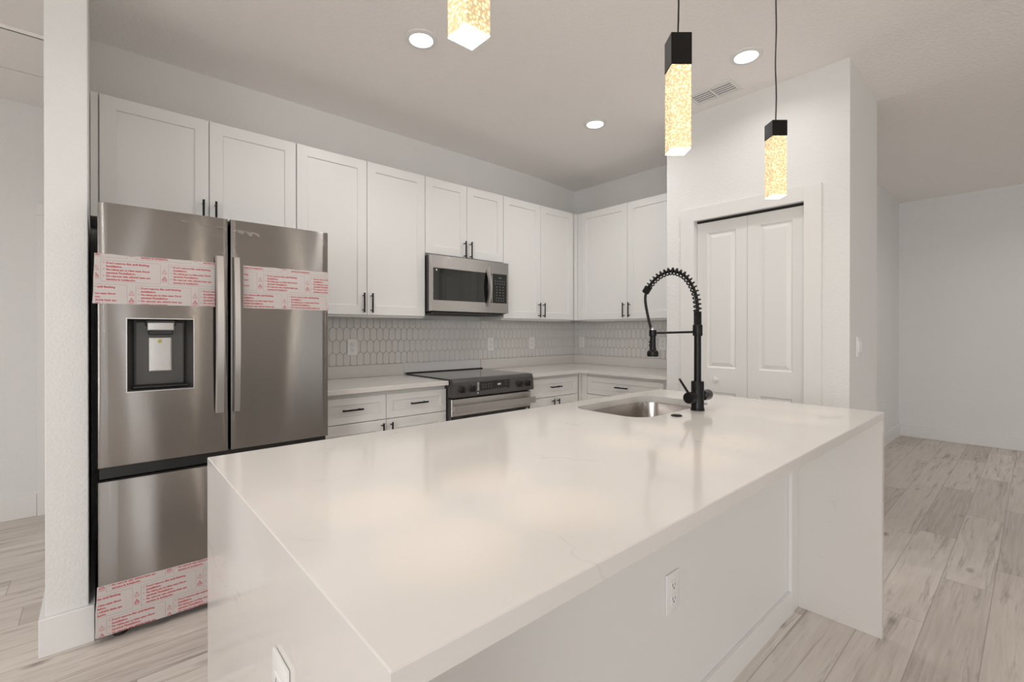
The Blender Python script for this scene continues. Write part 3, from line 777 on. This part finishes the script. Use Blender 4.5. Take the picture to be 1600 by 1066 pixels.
# ------------------------------------------------------------------ kitchen island
IX0, IX1, IY0, IY1, IZ = -3.650, -1.458, -2.922, -1.895, 0.920
SX0, SX1, SY0, SY1, SR = -2.332, -1.742, -2.352, -1.990, 0.085
def rrect(x0, x1, y0, y1, r, n=8):
    out = []
    for cx, cy, a0 in ((x1-r, y1-r, 0), (x0+r, y1-r, PI/2), (x0+r, y0+r, PI), (x1-r, y0+r, 1.5*PI)):
        for i in range(n+1):
            a = a0+PI/2*i/n; out.append((cx+r*math.cos(a), cy+r*math.sin(a)))
    return out
iw = thing('island_worktop', 'white quartz waterfall worktop of the kitchen island', 'countertop', (-2.55, -2.4, 0))
bm = new(); outer = [(IX0, IY0), (IX1, IY0), (IX1, IY1), (IX0, IY1)]; inner = rrect(SX0, SX1, SY0, SY1, SR)
e_ = 0.0015
for z, top in ((IZ, True), (IZ-0.03, False)):
    oo = outer
    pts = [[Vector((x, y, 0)) for x, y in oo], [Vector((x, y, 0)) for x, y in inner]]
    flatp = [p for l_ in pts for p in l_]; vs = [bm.verts.new((p.x, p.y, z)) for p in flatp]
    if top: tv = vs
    else: bv_ = vs
    for t_ in geometry.tessellate_polygon(pts):
        f = [vs[i] for i in t_]; 
        bm.faces.new(f)
for i in range(4): k = (i+1) % 4; bm.faces.new((tv[i], tv[k], bv_[k], bv_[i]))
N = len(inner)
for i in range(N): k = (i+1) % N; bm.faces.new((tv[4+i], tv[4+k], bv_[4+k], bv_[4+i]))
bmesh.ops.recalc_face_normals(bm, faces=bm.faces)
es = [e for e in bm.edges if len(e.link_faces) == 2 and e.link_faces[0].normal.angle(e.link_faces[1].normal) > 1.2 and all(v in tv[:4] for v in e.verts)]
bmesh.ops.bevel(bm, geom=es, offset=0.0018, segments=1, affect='EDGES')
finish('slab', bm, M_quartz, iw)
for x0, x1 in ((IX0, IX0+0.03), (IX1-0.03, IX1)): finish('waterfall_end', box(new(), x0, x1, IY0, IY1, 0.0005, IZ-0.0300), M_quartz, iw)

ic = thing('island_cabinet', 'white panelled island cabinet under the quartz worktop', 'cabinet', (-2.55, -2.3, 0))
CX0, CX1 = IX0+0.0305, IX1-0.0305
bm = new()
box(bm, CX0, CX1, -2.605, -2.590, 0.0, 0.8895); box(bm, CX0, CX0+0.018, -2.590, -1.95, 0.0, 0.8895); box(bm, CX1-0.018, CX1, -2.590, -1.95, 0.0, 0.8895)
box(bm, CX0+0.018, CX1-0.018, -2.590, -1.96, 0.10, 0.118); box(bm, CX0+0.018, CX1-0.018, -2.03, -2.012, 0.0, 0.10)
finish('carcass', bm, M_cab, ic)
bm = new()
box(bm, CX1-0.086, CX1, -2.620, -2.6052, 0.0, 0.8895, bev=0.001); box(bm, CX0, CX0+0.086, -2.620, -2.6052, 0.0, 0.8895, bev=0.001)
box(bm, CX0+0.086, CX1-0.086, -2.620, -2.6052, 0.0, 0.098, bev=0.001); box(bm, CX0+0.086, CX1-0.086, -2.620, -2.6052, 0.84, 0.8895, bev=0.001)
finish('panel_frame', bm, M_cab, ic)
fronts = [(CX0+0.01, -3.02), (-3.015, -2.42), (-2.40, -1.66)]
for x0, x1 in fronts:
    bm = new(); q = loops(bm, x0, x1, 0.11, 0.885, [(0, -1.95), (0, -1.9315), (0.0015, -1.930), (0.062, -1.930), (0.065, -1.939)]); bm.faces.new(q[0])
    d = finish('door', bm, M_cab, ic)
    bm = new(); xc = x1-0.035; tube(bm, [(xc, -1.900, 0.68), (xc, -1.900, 0.81)], 0.0055, 12)
    for zz in (0.70, 0.79): tube(bm, [(xc, -1.931, zz), (xc, -1.900, zz)], 0.0042, 8)
    h = finish('handle', bm, M_black, ic); h.parent = d

# sink
sk = thing('undermount_sink', 'stainless steel undermount sink set in the island worktop', 'sink', ((SX0+SX1)/2, (SY0+SY1)/2, 0.69))
bm = new(); n_ = 8; zt = IZ-0.0305
prof = [(-0.022, zt), (0.002, zt), (0.003, zt-0.004), (0.006, zt-0.165), (0.020, zt-0.190), (0.045, zt-0.197), (0.10, zt-0.199)]
rings = []
for ins, z in prof:
    rad = max(SR - ins, 0.02) if ins > 0 else SR - ins
    rings.append([bm.verts.new((x, y, z)) for x, y in rrect(SX0+ins, SX1-ins, SY0+ins, SY1-ins, rad, n_)])
for a, b in zip(rings, rings[1:]):
    for i in range(len(a)): k = (i+1) % len(a); bm.faces.new((a[i], a[k], b[k], b[i]))
bm.faces.new(rings[-1])
finish('basin', bm, M_sink, sk, True)
bm = lathe(new(), [(0.045, 0), (0.043, 0.003), (0.030, 0.001), (0.012, 0.0015)], 28, 'Z', (sk.location.x, sk.location.y, zt-0.1985)); finish('drain', bm, M_chrome, sk, True)

# faucet
fa = thing('faucet', 'matte black spring-neck faucet with pull-down spray head, beside the sink', 'faucet', (-1.985, -2.393, IZ))
fxc, fyc = -1.985, -2.393
bm = lathe(new(), [(0.028, 0), (0.0285, 0.004), (0.0265, 0.008), (0.0255, 0.012), (0.0255, 0.118), (0.0235, 0.122), (0.0145, 0.122), (0.0140, 0.315)], 36, 'Z', (fxc, fyc, IZ+0.0003))
finish('column', bm, M_black, fa, True)
bm = lathe(new(), [(0.0190, 1.232), (0.0195, 1.234), (0.0195, 1.276), (0.0185, 1.278)], 32, 'Z', (fxc, fyc, 0)); finish('bracket_collar', bm, M_black, fa, True)
bm = new(); pf = [(0.0155, 1.2785)]
z = 1.2785
while z < 1.332: pf += [(0.0160, z+0.001), (0.0150, z+0.003)]; z += 0.004
lathe(bm, pf, 28, 'Z', (fxc, fyc, 0)); finish('threaded_sleeve', bm, M_black, fa, True)
# arc path in the plane x = fxc
ctl = [(-2.393, 1.325), (-2.392, 1.355), (-2.386, 1.400), (-2.370, 1.442), (-2.340, 1.484), (-2.305, 1.506), (-2.268, 1.5145), (-2.230, 1.506), (-2.196, 1.488), (-2.168, 1.462), (-2.149, 1.437)]
def spline(P_, n):
    out = []
    for i in range(len(P_)-1):
        p0, p1, p2, p3 = [Vector(P_[max(0, min(len(P_)-1, k))]) for k in (i-1, i, i+1, i+2)]
        for s in range(n):
            t_ = s/n; out.append(0.5*((2*p1)+(p2-p0)*t_+(2*p0-5*p1+4*p2-p3)*t_*t_+(3*p1-p0-3*p2+p3)*t_**3))
    out.append(Vector(P_[-1])); return out
arc = [Vector((fxc, q.x, q.y)) for q in spline([Vector(c) for c in ctl], 14)]
L_ = [0]
for a, b in zip(arc, arc[1:]): L_.append(L_[-1]+(b-a).length)
TL = L_[-1]
def at(s):
    s = max(0, min(TL, s)); i = 0
    while i < len(L_)-2 and L_[i+1] < s: i += 1
    t_ = (s-L_[i])/max(1e-9, L_[i+1]-L_[i]); p = arc[i].lerp(arc[i+1], t_); d = (arc[i+1]-arc[i]).normalized(); return p, d
turns = 21; pts = []
for k in range(turns*14+1):
    u = k/(turns*14); p, d = at(0.006+u*(TL-0.012)); nrm = Vector((1, 0, 0)); bn = d.cross(nrm).normalized(); a = 2*PI*turns*u
    pts.append(p + (nrm*math.cos(a)+bn*math.sin(a))*0.0145)
finish('spring', tube(new(), pts, 0.0032, 6), M_black, fa, True)
hose = arc + [Vector((fxc, q.x, q.y)) for q in spline([Vector(c) for c in ((-2.149, 1.437), (-2.143, 1.405), (-2.146, 1.370), (-2.158, 1.315), (-2.173, 1.262), (-2.178, 1.245))], 8)][1:]
finish('hose', tube(new(), hose, 0.0062, 10), M_black, fa, True)
p, d = at(TL-0.004)
finish('spring_end_collar', tube(new(), [p-d*0.016, p-d*0.014, p+d*0.014, p+d*0.016], [0.014, 0.0165, 0.0165, 0.014], 20), M_black, fa, True)
syc = -2.182
bm = lathe(new(), [(0.0248, 1.137), (0.0258, 1.141), (0.0258, 1.155), (0.0225, 1.162), (0.0155, 1.167), (0.0135, 1.185), (0.0125, 1.232), (0.0105, 1.244), (0.0075, 1.248)], 30, 'Z', (fxc, syc, 0))
for zz in (1.202, 1.187): box(bm, fxc-0.005, fxc+0.005, syc+0.010, syc+0.018, zz-0.005, zz+0.005, bev=0.0015)
sh = finish('spray_head', bm, M_black, fa, True)
bm = lathe(new(), [(0.0070, 1.247), (0.0080, 1.250), (0.0075, 1.263), (0.0065, 1.268)], 20, 'Z', (fxc, syc+0.002, 0)); o = finish('chrome_connector', bm, M_chrome, fa, True); tag(o, 'chrome hose connector')
bm = tube(new(), [(fxc, fyc+0.018, 1.2480), (fxc, syc-0.015, 1.2435)], 0.0050, 12)
lathe(bm, [(0.0145, 1.228), (0.0165, 1.230), (0.0165, 1.255), (0.0145, 1.257)], 24, 'Z', (fxc, syc, 0)); finish('holder_arm', bm, M_black, fa, True)
bm = lathe(new(), [(0.0215, -0.080), (0.0235, -0.077), (0.0235, -0.040), (0.0150, -0.037), (0.0150, 0.030), (0.0150, 0.037), (0.0225, 0.040), (0.0225, 0.092), (0.0205, 0.095)], 30, 'X', (fxc, fyc, 0.978))
finish('valve_body', bm, M_black, fa, True)
finish('lever', tube(new(), [(fxc-0.070, fyc, 0.992), (fxc-0.145, fyc+0.002, 1.060)], [0.0052, 0.0045], 14), M_black, fa, True)
# air switch button
bm = lathe(new(), [(0.021, 0.0), (0.0215, 0.002), (0.019, 0.0045), (0.0145, 0.0045), (0.0140, 0.0060), (0.002, 0.0065)], 30, 'Z', (0, 0, 0))
o = finish('air_switch_button', bm, M_black, None, True); o.location = (-2.175, -2.403, IZ+0.0003)
tag(o, 'round black button cap on the island worktop beside the faucet', 'button')

# ------------------------------------------------------------------ ceiling fixtures
def downlight(x, y, label, power=6.0, group='recessed ceiling downlights'):
    CH = 2.80 if x < -0.687 else 2.768 + (x+0.02)/3.52*0.026
    r = thing('recessed_downlight', label, 'ceiling light', (x, y, CH), group)
    finish('trim_ring', lathe(new(), [(0.086, -0.0005), (0.085, -0.006), (0.062, -0.010), (0.059, -0.006), (0.058, -0.0005)], 48, cap=False), M_trim, r, True, False)
    finish('lens', lathe(new(), [(0.0585, -0.0055), (0.0575, -0.0058)], 48), M_lens, r, False, False)
    l = bpy.data.lights.new('downlight_lamp', 'AREA'); l.shape = 'DISK'; l.size = 0.12; l.energy = power; l.color = (1.0, 0.985, 0.965); l.spread = math.radians(152)
    lo_ = bpy.data.objects.new('downlight_lamp', l); lo_.location = (x, y, CH-0.014); COL.objects.link(lo_)
    return r
downlight(-2.583, -1.170, 'round recessed ceiling light left of the hanging lamps, largest and nearest', 6.2)
downlight(-1.140, -2.250, 'round recessed ceiling light between the two black-capped pendants near the air vent', 2.2)
downlight(-1.095, -1.150, 'small round recessed ceiling light above the kitchen corner, the farthest one', 5.2)
for x, y, pw in ((-4.25, -2.20, 7.0), (-6.4, -3.4, 5), (-3.4, -6.2, 1.5), (-0.9, -5.6, 2), (1.9, -3.9, 7), (-6.4, -6.6, 3.5), (-5.3, -0.3, 6.5)):  # out-of-view lamps added to brighten end wall, cabinets, passage and far wall
    downlight(x, y, 'unseen recessed ceiling light added to brighten the rooms', pw, 'unseen downlights added for brightness')

vt = thing('ceiling_air_vent', 'white louvred air vent in the ceiling beside the pantry wall', 'air vent', (-0.882, -1.945, CH))
bm = new(); vx, vy = 0.090, 0.150
for a in ((-vx, vx, -vy, -vy+0.026), (-vx, vx, vy-0.026, vy), (-vx, -vx+0.026, -vy+0.026, vy-0.026), (vx-0.026, vx, -vy+0.026, vy-0.026), (-vx+0.026, vx-0.026, -0.007, 0.007)):
    box(bm, *a, -0.006, -0.0004)
finish('frame', bm, M_trim, vt, False, False)
finish('duct_shade', box(new(), -vx+0.02, vx-0.02, -vy+0.02, vy-0.02, -0.0012, -0.0004), M_dark, vt, False, False)  # thin dark sheet stands in for the shade behind the louvres
bm = new()
for s in (-1, 1):
    for i in range(5):
        yc = s*0.066; xc = -vx+0.038+i*0.026
        a = [bm.verts.new(q) for q in ((xc-0.0045, yc-0.056, -0.0025), (xc+0.0045, yc-0.056, -0.0060), (xc+0.0045, yc+0.056, -0.0060), (xc-0.0045, yc+0.056, -0.0025))]
        bm.faces.new(a); b = [bm.verts.new(v.co+Vector((0.0012, 0, -0.0006))) for v in a]; bm.faces.new(b[::-1])
        for q in range(4): k = (q+1) % 4; bm.faces.new((a[q], a[k], b[k], b[q]))
finish('louvres', bm, M_trim, vt, False, False)

# pendants
def pendant(x, y, zb, zc, zt, rz, label, power):
    r = thing('pendant_lamp', label, 'pendant light', (x, y, zb), 'bubble crystal pendants over the island', rz)
    s = 0.0295
    finish('crystal', box(new(), -s, s, -s, s, 0.0012, zc-zb, bev=0.002), M_crystal, r, False, False)
    finish('crystal_bottom', box(new(), -s+0.001, s-0.001, -s+0.001, s-0.001, 0.0, 0.0012), M_crystal_end, r, False, False)
    finish('cap', box(new(), -s-0.001, s+0.001, -s-0.001, s+0.001, zc-zb+0.0003, zt-zb, bev=0.001), M_black, r, False, False)
    finish('cord_grip', lathe(new(), [(0.008, zt-zb), (0.008, zt-zb+0.008), (0.005, zt-zb+0.012)], 16), M_black, r, True, False)
    cord = [(0.0015*math.sin(k*0.9), 0.0012*math.cos(k*1.3), zt-zb+0.01+(CH-0.022-zt)*k/14) for k in range(15)]
    finish('cord', tube(new(), cord, 0.0027, 8), M_blackp, r, True, False)
    finish('ceiling_canopy', lathe(new(), [(0.058, CH-0.0005-zb), (0.058, CH-0.020-zb), (0.052, CH-0.024-zb)], 32), M_black, r, True, False)
    for sx in (-1, 1):
        for sy in (-1, 1):
            l = bpy.data.lights.new('pendant_spot', 'SPOT'); l.energy = power; l.color = (1.0, 0.72, 0.44); l.spot_size = math.radians(18); l.spot_blend = 1.0; l.shadow_soft_size = 0.02
            o = bpy.data.objects.new('pendant_spot', l); o.location = (x+sx*0.01, y+sy*0.01, zb-0.006); COL.objects.link(o)
            tgt = Vector((x+sx*0.125, y+sy*0.115, IZ)) - o.location; o.rotation_euler = tgt.to_track_quat('-Z', 'Y').to_euler()
    l = bpy.data.lights.new('pendant_glow', 'POINT'); l.energy = 4.2; l.color = (1.0, 0.90, 0.78); l.shadow_soft_size = 0.03
    o = bpy.data.objects.new('pendant_glow', l); o.location = (x, y, zb-0.04); COL.objects.link(o)
PP = 4.6
pendant(-3.335, -2.62, 1.808, 2.045, 2.170, 0.0, 'crystal pendant cut off by the top of the picture, nearest of the three lamps', PP)
pendant(-2.560, -2.62, 1.790, 2.037, 2.130, -YAW, 'black-capped crystal pendant hanging in the middle of the three lamps', PP)
pendant(-1.772, -2.62, 1.805, 2.047, 2.110, -YAW, 'black-capped crystal pendant in front of the pantry door, smallest and farthest of three', PP)
